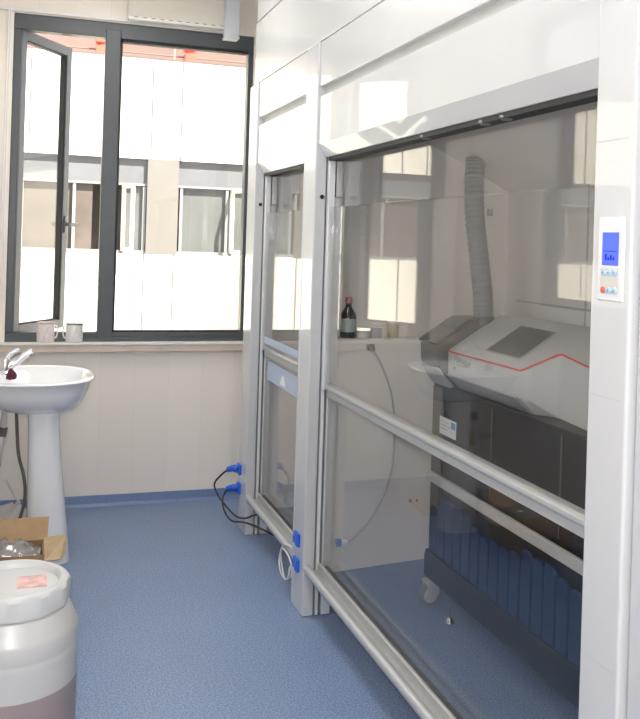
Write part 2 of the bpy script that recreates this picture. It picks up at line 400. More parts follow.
# ---------------------------------------------------------------- fume hoods
def hood(Y0, Y1, w0, w1, label, near):
    """opening Y0..Y1 (Y0 is the near jamb); w0, w1 = widths of the near and far posts"""
    r = thing('fume_hood', (1.5, (Y0+Y1)/2, 0), label, 'fume hood', 'walk-in fume hoods along the right side')
    T = 2.300; dz = 0 if near else .032
    def post(ya, yb, jam, sgn):
        # flange towards the aisle, then a body recessed for the sash channels
        box(XP, 1.116, ya, yb, 0, T).build('post', 'hood', r, bevel=.006, seg=4)
        a, b_ = (ya+.016, yb) if sgn < 0 else (ya, yb-.016)
        box(1.1165, 1.19, a, b_, .002, T-.02).build('channel_back', 'alud', r)
        c0, c1 = (jam, jam+.016) if sgn < 0 else (jam-.016, jam)
        box(1.123, 1.136, c0, c1, .002, 1.94).build('sash_track', 'white_al', r, bevel=.002)
        box(1.148, 1.186, c0, c1, .002, 1.94).build('sash_track', 'white_al', r, bevel=.002)
    post(Y1, Y1+w1, Y1, -1)
    post(Y0-w0, Y0, Y0, 1)
    # lock on the far jamb
    MB().lathe([(.009, 0), (.009, -.004), (.006, -.005)], (1.099, Y1, 1.681), 20, axis='y').build('lock_plug', 'black', r, smooth=True)
    # front panels above the opening
    a, b_ = Y0+.001, Y1-.002
    MB().prism([(1.077, 1.890), (1.077, 2.080), (1.10, 2.080), (1.16, 2.0), (1.16, 1.85), (1.116, 1.838), (1.108, 1.838)], 'y', a, b_).build('canopy_panel', 'hood', r, bevel=.002, angle=14)
    box(1.077, 1.13, a, b_, 2.120, T).build('top_panel', 'hood', r, bevel=.003)
    box(1.100, 1.128, a, b_, 2.06, 2.14).build('groove_strip', 'groove', r)
    box(1.112, 1.160, a+.028, b_-.028, 1.824, 1.850).build('head_gasket', 'gasket', r)
    if near:
        for yy in (2.47, 2.10, 1.99):
            MB().lathe([(.018, 0), (.02, -.006), (.012, -.012)], (1.128, yy, 1.833), 16).build('sash_stop', 'hose', r, smooth=True)
    # carcass
    e0, e1 = Y0-w0+.02, Y1+w1-.02
    box(1.13, 2.03, e0, e1, 2.20, T).build('roof_panel', 'hoodm', r)
    box(2.00, 2.03, e0, e1, 0, 2.20).build('back_liner', 'liner', r)
    k = MB()
    for i in range(1, 3):
        yy = Y0+(Y1-Y0)*i/3+.12; k.box(1.996, 2.0, yy-.004, yy+.004, .1, 2.15)
    k.box(1.996, 2.0, Y0, Y1, 1.27, 1.278)
    k.build('liner_joints', 'groove', r)
    box(1.19, 2.0, Y0-.032, Y0-.010, .21 if not near else 0, 2.2).build('near_liner', 'liner', r)
    if near:
        MB().prism([(1.19, .158), (2.0, .205), (2.0, 1.110), (1.19, 1.110)], 'y', Y1+.022, Y1+.115).build('service_panel', 'liner', r, bevel=.003)
        box(1.19, 2.0, Y1+.105, Y1+.125, 1.105, 2.2).build('far_liner', 'liner', r)
        MB().prism([(2.0, 1.745), (1.22, 2.13), (1.22, 2.15), (2.0, 1.765)], 'y', Y0-.03, Y1+.105).build('baffle', 'liner', r)
        MB().box(1.318, 1.352, Y1+.012, Y1+.022, 1.062, 1.088).box(1.326, 1.344, Y1+.006, Y1+.012, 1.068, 1.082).build('outlet', 'dgrey', r, bevel=.002)
        for xx in (1.53, 1.56): box(xx, xx+.010, Y1+.019, Y1+.022, .425, .437).build('screw_cover', 'pinkcap', r)
    else:
        box(1.19, 2.0, Y1+.03, Y1+.055, .12, 2.2).build('far_liner', 'liner', r)
        MB().prism([(2.0, 1.745), (1.22, 2.13), (1.22, 2.15), (2.0, 1.765)], 'y', Y0-.03, Y1+.03).build('baffle', 'liner', r)
    # moving sash in the front channel: stiles, handle rail and pane
    sa = bpy.data.objects.new('sash', None); COL.objects.link(sa); sa.parent = r; sa.location = Vector((1.13, (Y0+Y1)/2, .9))-r.location
    for ya, yb in ((Y1-.026, Y1-.003), (Y0+.003, Y0+.026)):
        box(1.119, 1.146, ya, yb, .912+dz, 1.93).build('stile', 'white_al', sa, bevel=.003)
    box(1.142, 1.166, Y0+.003, Y1-.003, .882+dz, .908+dz).build('lower_rail', 'alu', sa, bevel=.002)
    MB().prism([(1.134, .9095+dz), (1.166, .9095+dz), (1.166, .934+dz), (1.150, .938+dz), (1.137, .935+dz), (1.129, .925+dz), (1.129, .915+dz)], 'y', Y0+.003, Y1-.003).build('handle_bar', 'alu', sa, bevel=.003, angle=50)
    box(1.126, 1.132, Y0+.02, Y1-.02, .925+dz, 1.640).build('moving_pane', 'hglass', sa)
    # upper fixed pane and lower pane in the rear channel
    box(1.164, 1.170, Y0+.004, Y1-.004, 1.640, 1.95).build('upper_pane', 'hglass', r)
    for ya, yb in ((Y1-.022, Y1-.002), (Y0+.002, Y0+.022)):
        box(1.152, 1.182, ya, yb, 1.682, 1.95).build('pane_stile', 'alu', r, bevel=.002)
    box(1.150, 1.156, Y0+.004, Y1-.004, .20, .880+dz).build('lower_pane', 'hglass', r)
    # aerofoil sill across the foot of the opening
    si = bpy.data.objects.new('airfoil_sill', None); COL.objects.link(si); si.parent = r; si.location = Vector((1.1, (Y0+Y1)/2, .19))-r.location
    MB().tube([(1.086, Y0-.002, .188), (1.086, Y1+.004, .188)], .017, 18, False).build('nose_bar', 'alu', si, smooth=True)
    MB().prism([(1.094, .176), (1.150, .168), (1.150, .180), (1.096, .188)], 'y', Y0, Y1).build('trough', 'alu', si)
    box(1.128, 1.142, Y0, Y1, .172, .212).build('rear_lip', 'alu', si, bevel=.003)
    box(1.150, 1.172, Y0, Y1, .165, .195).build('glass_channel', 'alud', si)
    return r

far = hood(3.552, 4.400, .020, .165, 'narrower white fume hood next to the window, farther from the camera', False)
far['group'] = ''; del far['group']
near = hood(1.530, 3.390, .122, .140, 'large white fume hood in the foreground with a grey instrument behind its glass', True)
del near['group']
# joints on the near post, its control panel
for zz in (1.715, 1.215, .70): box(XP-.0006, XP+.002, 1.422, 1.520, zz, zz+.0014).build('post_joint', 'groove', near)
cp = bpy.data.objects.new('control_panel', None); COL.objects.link(cp); cp.parent = near; cp.location = Vector((XP, 1.463, 1.48))-near.location
box(XP-.005, XP+.002, 1.424, 1.503, 1.403, 1.566).build('bezel', 'bezel', cp, bevel=.003)
box(XP-.0062, XP-.004, 1.437, 1.487, 1.472, 1.536).build('screen', 'screen', cp, label='glowing blue display screen')
k = MB()
for yy, hh in ((1.448, .006), (1.456, .010), (1.464, .006), (1.472, .012)): k.box(XP-.0068, XP-.006, yy, yy+.005, 1.482, 1.482+hh)
k.box(XP-.0068, XP-.006, 1.442, 1.482, 1.499, 1.5005).build('screen_readout', 'screen2', cp)
box(XP-.0062, XP-.004, 1.435, 1.490, 1.417, 1.467).build('keypad', 'keypad', cp)
for row, zz in enumerate((1.458, 1.424)):
    for c_, yy in enumerate((1.480, 1.4625, 1.445)):
        isred = row == 1 and c_ == 0
        bt = MB().lathe([(.0066, 0), (.0066, -.002), (.005, -.0028)], (XP-.0062, yy, zz), 20, axis='x').build('button', 'keyred' if isred else 'keyblue', cp, smooth=True, label='round red button' if isred else None)
        if not isred:
            k = MB(); X_ = XP-.0093
            if row == 0: k.box(X_, X_+.0006, yy-.0035, yy+.0035, zz-.0006, zz+.0006).box(X_, X_+.0006, yy-.0006, yy+.0006, zz-.0035, zz+.0035 if c_ != 1 else zz+.001)
            else: k.prism([(yy-.0035, zz-.003), (yy+.0035, zz-.003), (yy, zz+.0035)], 'x', X_, X_+.0006)
            k.build('button_mark', 'keymark', bt)
# small grey printed marks on the far hood's top panel
k = MB()
for i, (yy, w_, h_) in enumerate(((4.285, .022, .05), (4.245, .012, .020), (4.222, .010, .03), (4.200, .012, .020), (4.178, .010, .026), (4.156, .012, .018))):
    k.box(1.0762, 1.078, yy-w_/2, yy+w_/2, 2.205-h_/2, 2.205+h_/2)
k.build('printed_logo', 'logo', far, label='small grey printed logo')
# blue notice on the far hood's lower glass
nt_ = bpy.data.objects.new('notice', None); COL.objects.link(nt_); nt_.parent = far; nt_.location = Vector((1.15, 4.1, .86))-far.location
nt_['label'] = 'pale blue notice with a white symbol on the glass'
box(1.1475, 1.1495, 3.70, 4.34, .80, .895).build('film', 'bluel', nt_)
k = MB().prism([(4.00, .815), (4.10, .815), (4.07, .86), (4.03, .86)], 'x', 1.1465, 1.1476).build('symbol', 'label', nt_)
box(1.1235, 1.1255, 3.70, 4.34, .985, 1.02).build('film', 'bluel', nt_)
# sockets on the post between the hoods and on the far post
def socket(y, z, par):
    s = box(XP-.012, XP+.002, y-.030, y+.030, z-.027, z+.027).build('socket', 'blue', par, bevel=.004, label='blue electrical socket')
    box(XP-.016, XP-.010, y-.025, y+.025, z-.022, z+.015).build('socket_flap', 'blue', s, bevel=.004)
    box(XP-.018, XP-.0155, y-.010, y+.010, z-.020, z-.013).build('flap_catch', 'bluel', s)
socket(3.470, .288, near); socket(3.470, .186, near)
socket(4.535, .305, far); socket(4.535, .205, far)
# cords
def cord(name, y, z, pts, mat, plugmat, label, r=.0048):
    t = thing(name, (XP-.03, y, z), label, 'power cord')
    MB().tube([(XP-.017, y, z), (XP-.028, y+.004, z+.003), (XP-.045, y+.012, z), (XP-.064, y+.02, z-.008)], lambda q: .022-.009*q, 12).build('plug', plugmat, t, smooth=True)
    MB().tube(pts, r, 8).build('cord_cable', mat, t, smooth=True)
    return t
cord('power_cord', 4.535, .305, [(XP-.062, 4.555, .297), (.975, 4.58, .262), (.948, 4.60, .215), (.962, 4.58, .165), (.99, 4.53, .125), (1.03, 4.44, .09), (1.06, 4.36, .10), (1.085, 4.30, .13), (1.10, 4.25, .15)], 'black', 'blue',
     'black power cord with a blue plug in the upper of the far post sockets')
cord('power_cord', 4.535, .205, [(XP-.062, 4.555, .197), (.984, 4.55, .15), (.985, 4.51, .10), (1.01, 4.45, .065), (1.045, 4.35, .085), (1.06, 4.25, .105), (1.085, 4.12, .12), (1.11, 4.0, .13), (1.13, 3.95, .14)], 'black', 'blue',
     'black power cord with a blue plug in the lower of the far post sockets')
t = thing('coiled_cable', (1.06, 3.49, .18), 'loop of white cable hanging behind the post between the two hoods', 'cable')
lp = [(1.075, 3.545, .225)]
for i in range(1, 22):
    a = PI*.62-i*.56; q = i/22
    lp.append((1.062+.006*math.sin(i*.9), 3.625+(.088-.012*q)*math.cos(a), .142-.02*q+(.068-.014*q)*math.sin(a)))
lp.append((1.075, 3.548, .11))
MB().tube(lp, .0036, 8, sub=4).build('loop', 'wcable', t, smooth=True)
MB().tube([(1.075, 3.545, .228), (1.075, 3.545, .245)], .009, 8, False).build('tie', 'wcable', t)

# ---------------------------------------------------------------- things inside the near hood
yp = 3.412
t = thing('hanging_cable', (1.335, yp-.02, 1.075), 'thin grey cable arching from the outlet down to a blue plug inside the large hood', 'cable')
MB().tube([(1.335, yp-.02, 1.072), (1.37, yp-.022, 1.02), (1.404, yp-.022, .948), (1.434, yp-.022, .849), (1.446, yp-.022, .691), (1.427, yp-.022, .527), (1.361, yp-.022, .386), (1.28, yp-.022, .305), (1.235, yp-.022, .285)], .0045, 8).build('cord_cable', 'cable', t, smooth=True)
MB().tube([(1.335, yp-.008, 1.076), (1.335, yp-.022, 1.075), (1.34, yp-.024, 1.062)], .011, 10, False).build('top_plug', 'dgrey', t, smooth=True)
MB().tube([(1.205, yp-.020, .287), (1.225, yp-.022, .287)], .016, 12, False).build('blue_plug', 'blue', t, smooth=True, label='blue plug')
MB().tube([(1.225, yp-.022, .287), (1.250, yp-.022, .283)], .013, 12, False).build('plug_collar', 'label', t, smooth=True)
zl, ys = 1.110, 3.452
t = thing('reagent_bottle', (1.250, ys, zl), 'dark glass bottle with pale label and pink cap on the large hood inner ledge', 'bottle')
MB().lathe([(.030, 0), (.033, .004), (.033, .088), (.030, .100), (.016, .122), (.0125, .130), (.0125, .150)], (1.250, ys, zl), 28).build('bottle_body', 'bottle', t, smooth=True)
MB().lathe([(.0334, .025), (.0338, .026), (.0338, .078), (.0334, .079)], (1.250, ys, zl), 28, False).build('bottle_label', 'blabel', t, smooth=True)
MB().lathe([(.0145, .142), (.0148, .144), (.0148, .164), (.012, .167)], (1.250, ys, zl), 24).build('cap', 'pinkcap', t, smooth=True)
t = thing('sample_pot', (1.450, ys, zl), 'small yellow-green pot on the ledge near the left end of the grey instrument', 'pot')
MB().lathe([(.022, 0), (.024, .003), (.024, .055), (.022, .058)], (1.450, ys, zl), 24).build('pot_body', 'olive', t, smooth=True)
MB().lathe([(.025, .056), (.026, .058), (.026, .068), (.023, .070)], (1.450, ys, zl), 24).build('lid', 'label', t, smooth=True)
t = thing('glass_dish', (1.315, ys, zl), 'small clear dish on the ledge just right of the dark bottle', 'dish')
MB().lathe([(.024, 0), (.028, .004), (.031, .024), (.029, .025), (.026, .006), (.001, .004)], (1.315, ys, zl), 24).build('bowl', 'ceramic', t, smooth=True)
MB().lathe([(.0305, .0225), (.032, .024), (.0305, .0262), (.029, .025)], (1.315, ys, zl), 24, False).build('rim', 'chrome', t, smooth=True)
t = thing('small_beaker', (1.375, ys, zl), 'low glass beaker on the ledge between the dish and the yellow-green pot', 'beaker')
MB().lathe([(.022, 0), (.024, .003), (.024, .040), (.026, .043), (.0225, .042), (.0215, .005), (.001, .004)], (1.375, ys, zl), 24).build('beaker_body', 'film', t, smooth=True)
MB().lathe([(.0245, .0415), (.0262, .043), (.0245, .0445), (.0225, .043)], (1.375, ys, zl), 24, False).build('rim', 'label', t, smooth=True)

# ---- the instrument
X0 = 1.594
im = thing('laboratory_instrument', (1.78, 2.6, 0), 'large light grey and black instrument on casters inside the foreground hood', 'instrument')
YE = 3.385+.015
def hz(x): return 1.111+.62*(x-1.648)          # roof slope
# plan of the front edge, from the far end to the near end
front = [(1.602, 3.240), (1.597, 3.20), (1.600, 2.675), (1.618, 2.66), (1.700, 2.605), (1.705, 2.59), (1.680, 2.40), (1.650, 2.10), (1.650, 1.78)]
bm = MB().bm; mb = MB(); bm.free(); bm = mb.bm
top_f = []; mid_f = []; bot_f = []; ridge = []; back = []; backb = []
XRG, ZRG = 1.830, hz(1.830)
for i, (x, y) in enumerate(front):
    left = i <= 3
    yr = y+.13 if False else y
    top_f.append(bm.verts.new((x, y, hz(x))))
    mid_f.append(bm.verts.new((x+.004, y, .985 if left else (.930 if i == 4 else .915))))
    bot_f.append(bm.verts.new((x+(.065 if left else .03), y, .922 if left else (.912 if i == 4 else .900))))
    ridge.append(bm.verts.new((XRG, y, ZRG)))
    back.append(bm.verts.new((1.95, y, ZRG-.004)))
    backb.append(bm.verts.new((1.95, y, .90)))
rows = [backb, back, ridge, top_f, mid_f, bot_f]
for a, b_ in zip(rows, rows[1:]+rows[:1]):
    for i in range(len(front)-1): bm.faces.new((a[i], a[i+1], b_[i+1], b_[i]))
for e in (0, len(front)-1): bm.faces.new([r_[e] for r_ in rows])
mb.build('head_cover', 'lgrey', im, bevel=.005, seg=2)
# chin under the left half of the head: a darker tapering band
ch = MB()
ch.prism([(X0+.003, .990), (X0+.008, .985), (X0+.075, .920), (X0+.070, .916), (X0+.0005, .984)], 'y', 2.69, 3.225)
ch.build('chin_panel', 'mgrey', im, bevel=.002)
# red line that follows the fold
pts = [(x-.001, y, hz(x)+.001) for x, y in front]
MB().tube(pts, .0035, 6, False).build('red_stripe', 'red', im)
# viewing window in the roof
def onroof(x, y, d): 
    n = Vector((-.62, 0, 1)).normalized(); return Vector((x, y, hz(x)))+n*d
wq = [(1.648, 3.00), (1.648, 2.765), (1.792, 2.765), (1.792, 3.00)]
MB().sheet([onroof(x, y, .0005) for x, y in wq], .003).build('roof_window', 'smoke', im)
k = MB()
o_ = [onroof(x, y, .0003) for x, y in ((1.643, 3.008), (1.643, 2.757), (1.797, 2.757), (1.797, 3.008))]
for i in range(4):
    a, b_, c, d = o_[i], o_[(i+1) % 4], onroof(*wq[(i+1) % 4], .0003), onroof(*wq[i], .0003)
    k.sheet([a, b_, c, d], .0022)
k.build('window_bezel', 'mgrey', im)
# darker end module with a sloping cover
MB().prism([(1.556, 1.100), (1.705, 1.196), (1.95, 1.196), (1.95, .93), (1.64, .93), (1.585, .985), (1.560, 1.03)], 'y', 3.242, 3.405).build('end_module', 'dgrey', im, bevel=.004)
MB().prism([(1.551, 1.103), (1.700, 1.200), (1.78, 1.203), (1.78, 1.209), (1.698, 1.207), (1.547, 1.110)], 'y', 3.241, 3.407).build('end_cover', 'smoke', im, bevel=.002)
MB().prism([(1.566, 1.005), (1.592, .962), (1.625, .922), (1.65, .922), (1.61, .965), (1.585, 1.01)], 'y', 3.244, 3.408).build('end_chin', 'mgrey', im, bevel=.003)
# illegible grey emblem on the head
k = MB()
for yy, zz, w_, h_ in ((3.150, 1.060, .012, .020), (3.128, 1.058, .012, .030), (3.105, 1.055, .016, .018), (3.082, 1.052, .012, .016), (3.060, 1.050, .014, .022), (3.035, 1.050, .018, .016), (3.09, 1.036, .10, .004), (3.155, 1.020, .010, .010)):
    k.box(1.5960, 1.5992, yy+.015-w_/2, yy+.015+w_/2, zz-h_/2, zz+h_/2)
k.build('emblem', 'logo', im)
# lower cabinet
box(1.622, 1.94, 1.80, YE, .225, .93).build('cabinet', 'iblack', im, bevel=.005)
box(1.612, 1.622, 3.30, 3.385, .26, .92).build('corner_post', 'dgrey', im, bevel=.003)
MB().prism([(1.93, .118), (1.93, .232), (1.606, .232), (1.600, .210), (1.600, .128), (1.606, .118)], 'y', 1.80, YE).build('plinth', 'iblack', im, bevel=.004)
k = MB(); y = 3.37; i = 0
random.seed(3)
while y > 1.86:
    w_ = .072; h_ = .452+.022*random.random()-(.03 if i < 1 else 0)+.02*math.sin(i*.7)
    k.prism([(y, .236), (y-w_+.006, .236), (y-w_+.006, h_-.016), (y-w_+.02, h_-.003), (y-.012, h_), (y, h_-.012)], 'x', 1.606, 1.623)
    y -= w_; i += 1
k.build('ribbed_panel', 'iblue', im, bevel=.004, label='dark blue panel of upright ribs')
box(1.594, 1.612, 1.82, 3.385, .525, .566).build('front_bar', 'strip', im, bevel=.004, label='pale horizontal bar')
lb = box(1.610, 1.6122, 3.165, 3.310, .735, .805).build('label_plate', 'label', im, label='white label with a small blue square')
box(1.609, 1.6102, 3.170, 3.205, .772, .798).build('label_mark', 'lblue', lb)
k = MB()
for j, ln in enumerate((.07, .085, .06)): k.box(1.6092, 1.6101, 3.300-ln, 3.300, .786-j*.014, .789-j*.014)
k.build('label_text', 'logo', lb)
for yy in (2.9, 2.45, 2.05): box(1.6195, 1.6222, yy-.003, yy+.003, .58, .91).build('door_gap', 'dgrey', im)
def caster(x, y):
    c = bpy.data.objects.new('caster', None); COL.objects.link(c); c.parent = im; c.location = Vector((x, y, .05))-im.location
    MB().lathe([(.020, -.013), (.046, -.012), (.048, -.006), (.048, .006), (.046, .012), (.020, .013)], (x-.005, y+.012, .048), 28, axis='y').build('wheel', 'hose', c, smooth=True)
    MB().lathe([(.010, -.016), (.030, -.0145), (.030, .0145), (.010, .016)], (x-.005, y+.012, .048), 24, axis='y').build('hub', 'lgrey', c, smooth=True)
    MB().box(x-.025, x+.030, y-.012, y-.006, .05, .105).box(x-.025, x+.030, y+.030, y+.036, .05, .105).box(x-.030, x+.032, y-.012, y+.036, .098, .112).build('fork', 'lgrey', c, bevel=.004)
    MB().tube([(x, y+.01, .108), (x, y+.01, .122)], .012, 12, False).build('stem', 'chrome', c, smooth=True)
for x, y in ((1.622, 3.360), (1.90, 3.345), (1.64, 1.92), (1.90, 1.92)): caster(x, y)
for x, y in ((1.625, 3.195), (1.90, 3.20)):
    c = MB().lathe([(.020, 0), (.021, .004), (.014, .018), (.010, .024)], (x, y, 0), 20).build('levelling_foot', 'chrome', im, smooth=True)
    MB().tube([(x, y, .02), (x, y, .122)], .005, 10, False).build('threaded_rod', 'chrome', c, smooth=True)
# exhaust hose
hs = thing('exhaust_hose', (1.77, 3.27, 1.19), 'grey corrugated exhaust hose rising from the instrument to the sloping baffle', 'hose')
P = [(1.776, 3.272, 1.195), (1.773, 3.280, 1.30), (1.762, 3.30, 1.45), (1.750, 3.325, 1.62), (1.746, 3.335, 1.76), (1.752, 3.34, 1.870)]
MB().tube(P, lambda q: .040+.0022*math.sin(q*2*PI*34), 22, sub=34).build('corrugated_tube', 'hose', hs, smooth=True, angle=70)
MB().lathe([(.046, 0), (.046, .03), (.042, .034)], (1.776, 3.272, 1.180), 24).build('base_collar', 'dgrey', hs, smooth=True)
box(1.785, 1.800, 3.262, 3.292, 1.63, 1.66).build('hose_clip', 'hose', hs, bevel=.004)

# ---------------------------------------------------------------- wash basin on the left wall
ba = thing('wash_basin', (-.1, 4.33, 0), 'white ceramic pedestal wash basin under the window', 'wash basin')
YC = 4.345
def plan(t, sx, sy, ox=0):       # rounded D shape: flat at the wall, round at the front
    c, s_ = math.cos(t), math.sin(t)
    e = 2/2.6
    x = math.copysign(abs(c)**e, c); y = math.copysign(abs(s_)**(2/2.3), s_)
    return (.018+ox+x*(sx-.0), YC+y*sy)
N_ = 64
prof = [(.27, .290, .822, 0), (.282, .303, .830, 0), (.287, .308, .838, 0), (.280, .300, .845, 0), (.262, .282, .845, 0), (.250, .268, .838, .002), (.222, .240, .80, .004), (.180, .19, .745, .006), (.11, .12, .712, .01), (.04, .045, .705, .01)]
outer = [(.060, .06, .672, .07), (.115, .115, .676, .05), (.175, .185, .697, .03), (.225, .245, .735, .012), (.258, .28, .782, 0)]
rings = []
mb = MB()
for sx, sy, z, ox in outer+prof:
    rings.append([mb.bm.verts.new((*plan(2*PI*i/N_, sx, sy, ox), z)) for i in range(N_)])
for a, b_ in zip(rings, rings[1:]):
    for i in range(N_): mb.bm.faces.new((a[i], a[(i+1) % N_], b_[(i+1) % N_], b_[i]))
mb.bm.faces.new(rings[0][::-1]); mb.bm.faces.new(rings[-1])
mb.build('bowl', 'ceramic', ba, smooth=True, angle=80)
MB().prism([(XL+.002, .68), (-.20, .70), (-.16, .78), (-.15, .846), (-.165, .852), (XL+.002, .852)], 'y', YC-.22, YC+.22).build('tap_ledge', 'ceramic', ba, bevel=.010, seg=3)
mb = MB(); rings = []
for z, cx, sx, sy in ((.0, .105, .104, .096), (.03, .105, .102, .094), (.10, .107, .093, .088), (.35, .092, .080, .075), (.60, .078, .070, .068), (.69, .076, .072, .07)):
    rings.append([mb.bm.verts.new((cx+sx*math.copysign(abs(math.cos(t))**.7, math.cos(t)), 4.28+sy*math.copysign(abs(math.sin(t))**.7, math.sin(t)), z)) for t in [2*PI*i/40 for i in range(40)]])
for a, b_ in zip(rings, rings[1:]):
    for i in range(40): mb.bm.faces.new((a[i], a[(i+1) % 40], b_[(i+1) % 40], b_[i]))
mb.bm.faces.new(rings[0][::-1]); mb.bm.faces.new(rings[-1])
mb.build('pedestal', 'ceramic', ba, smooth=True, angle=60)
MB().lathe([(.018, 0), (.022, .002), (.02, .004)], (.02, YC, .7045), 20).build('drain', 'chrome', ba, smooth=True)
tp = thing('mixer_tap', (-.10, YC-.02, .85), 'chrome single-lever mixer tap on the wash basin', 'tap')
ty = YC-.02; tz = .852
MB().lathe([(.032, 0), (.032, .008), (.026, .014), (.026, .058), (.022, .066)], (-.100, ty, tz-.001), 24).build('tap_body', 'chrome', tp, smooth=True)
MB().tube([(-.100, ty, tz+.030), (-.060, ty, tz+.048), (-.015, ty, tz+.084), (.018, ty, tz+.104)], lambda q: .023-.009*q, 14).build('spout', 'chrome', tp, smooth=True)
MB().tube([(.006, ty, tz+.098), (.010, ty, tz+.082)], .0105, 12, False).build('aerator', 'black', tp, smooth=True)
MB().tube([(-.100, ty, tz+.060), (-.085, ty, tz+.085), (-.04, ty, tz+.112)], lambda q: .016-.006*q, 12).build('lever', 'chrome', tp, smooth=True)
rg = MB()
rg.lathe([(.010, 0), (.020, .006), (.022, .020), (.016, .032), (.008, .044), (.004, .050)], (-.070, YC-.13, .840), 12)
for v in rg.bm.verts: v.co += Vector((random.uniform(-.004, .004), random.uniform(-.004, .004), random.uniform(-.003, .003)))
tag(rg.build('plug_stopper', 'maroon', smooth=True), 'dark maroon stopper lying on the basin beside the tap', 'stopper')
# plumbing and clutter left of the pedestal
pz = thing('drain_pipe', (-.16, 4.42, .3), 'white drain pipe under the wash basin left of the pedestal', 'pipe')
MB().tube([(-.10, 4.42, .66), (-.105, 4.42, .56), (-.12, 4.42, .44), (-.14, 4.43, .30), (-.15, 4.45, .13)], .013, 12).build('pipe', 'paper', pz, smooth=True)
MB().tube([(-.10, 4.42, .585), (-.108, 4.42, .545)], .020, 14, False).build('collar', 'rubber', pz, smooth=True)
MB().tube([(-.15, 4.45, .13), (-.15, 4.46, .0)], .016, 12, False).build('floor_elbow', 'paper', pz, smooth=True)
tag(MB().tube([(-.048, 4.46, .675), (-.040, 4.47, .55), (-.030, 4.47, .44), (-.004, 4.46, .34), (.004, 4.46, .24), (-.02, 4.47, .12), (-.06, 4.5, .02)], .008, 10).build('supply_hose', 'rubber', smooth=True),
    'dark braided hose hanging just left of the basin pedestal', 'hose')
hk = thing('valve', (-.135, 4.50, .44), 'yellowish stop valve on the left wall under the basin', 'valve')
MB().tube([(XL+.001, 4.50, .43), (-.13, 4.50, .43)], .012, 12, False).build('valve_stem', 'chrome', hk, smooth=True)
box(-.150, -.108, 4.47, 4.53, .385, .465).build('valve_body', 'yellow', hk, bevel=.008)
def carton(loc, dims, rz, tilt, mat, label):
    dx, dy, dz = dims
    mb = MB().box(-dx/2, dx/2, -dy/2, dy/2, -dz/2, dz/2)
    R_ = Matrix.Translation(Vector(loc)) @ Matrix.Rotation(rz, 4, 'Z') @ Matrix.Rotation(tilt, 4, 'Y')
    mb.rot(R_)
    o = mb.build('small_carton', mat, bevel=.003)
    tag(o, label, 'carton'); return o
carton((-.03, 4.62, .012), (.42, .30, .022), .1, 0, 'rubber', 'dark flat mat lying on the floor behind the basin pedestal')['category'] = 'mat'
bpy.data.objects['small_carton'].name = 'floor_mat'
carton((-.035, 4.58, .108), (.085, .05, .12), .35, .75, 'paper', 'small white carton tilted against the basin pedestal')
carton((-.085, 4.66, .085), (.10, .06, .12), -.2, -.3, 'paper', 'small pale carton under the drain pipe')
tag(MB().tube([(-.085, 4.56, .30), (-.05, 4.56, .235), (-.02, 4.56, .185)], .006, 8, False).build('white_rod', 'paper', smooth=True), 'thin white rod leaning beside the drain pipe', 'rod')

# ---------------------------------------------------------------- cardboard box and bag
bx = thing('cardboard_box', (-.09, 3.86, 0), 'open brown cardboard box in front of the basin pedestal', 'box')
bx0, bx1, by0, by1, bz = -.262, .085, 3.765, 3.955, .198
k = MB().box(bx0, bx1, by0, by1, 0, .006).box(bx0, bx1, by0, by0+.006, .006, bz).box(bx0, bx1, by1-.006, by1, .006, bz).box(bx0, bx0+.006, by0+.006, by1-.006, .006, bz).box(bx1-.006, bx1, by0+.006, by1-.006, .006, bz)
k.build('carton_body', 'card_shade', bx)
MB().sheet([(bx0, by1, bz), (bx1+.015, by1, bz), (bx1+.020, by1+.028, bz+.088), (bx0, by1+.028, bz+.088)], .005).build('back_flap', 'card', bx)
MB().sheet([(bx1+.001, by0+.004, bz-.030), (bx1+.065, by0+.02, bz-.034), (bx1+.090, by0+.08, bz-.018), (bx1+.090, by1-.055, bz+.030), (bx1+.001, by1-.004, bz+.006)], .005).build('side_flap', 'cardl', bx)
MB().sheet([(bx0, by0, bz), (bx0, by0-.030, bz-.09), (bx1-.01, by0-.030, bz-.09), (bx1, by0, bz)], .005).build('front_flap', 'card_shade', bx)
bg = MB(); nx, ny = 16, 8
random.seed(11)
V = [[bg.bm.verts.new((bx0+.012+(bx1-bx0-.024)*i/nx, by0+.012+(by1-by0-.024)*j/ny, .185+.052*math.sin(PI*i/nx)*math.sin(PI*j/ny)+random.uniform(-.014, .016))) for j in range(ny+1)] for i in range(nx+1)]
for i in range(nx):
    for j in range(ny): bg.bm.faces.new((V[i][j], V[i+1][j], V[i+1][j+1], V[i][j+1]))
ret = bmesh.ops.extrude_face_region(bg.bm, geom=list(bg.bm.faces))
for v in [g_ for g_ in ret['geom'] if isinstance(g_, bmesh.types.BMVert)]: v.co.z = .012
tag(bg.build('plastic_bag', 'film', smooth=True, angle=180), 'crumpled clear plastic bag inside the open cardboard box', 'bag')

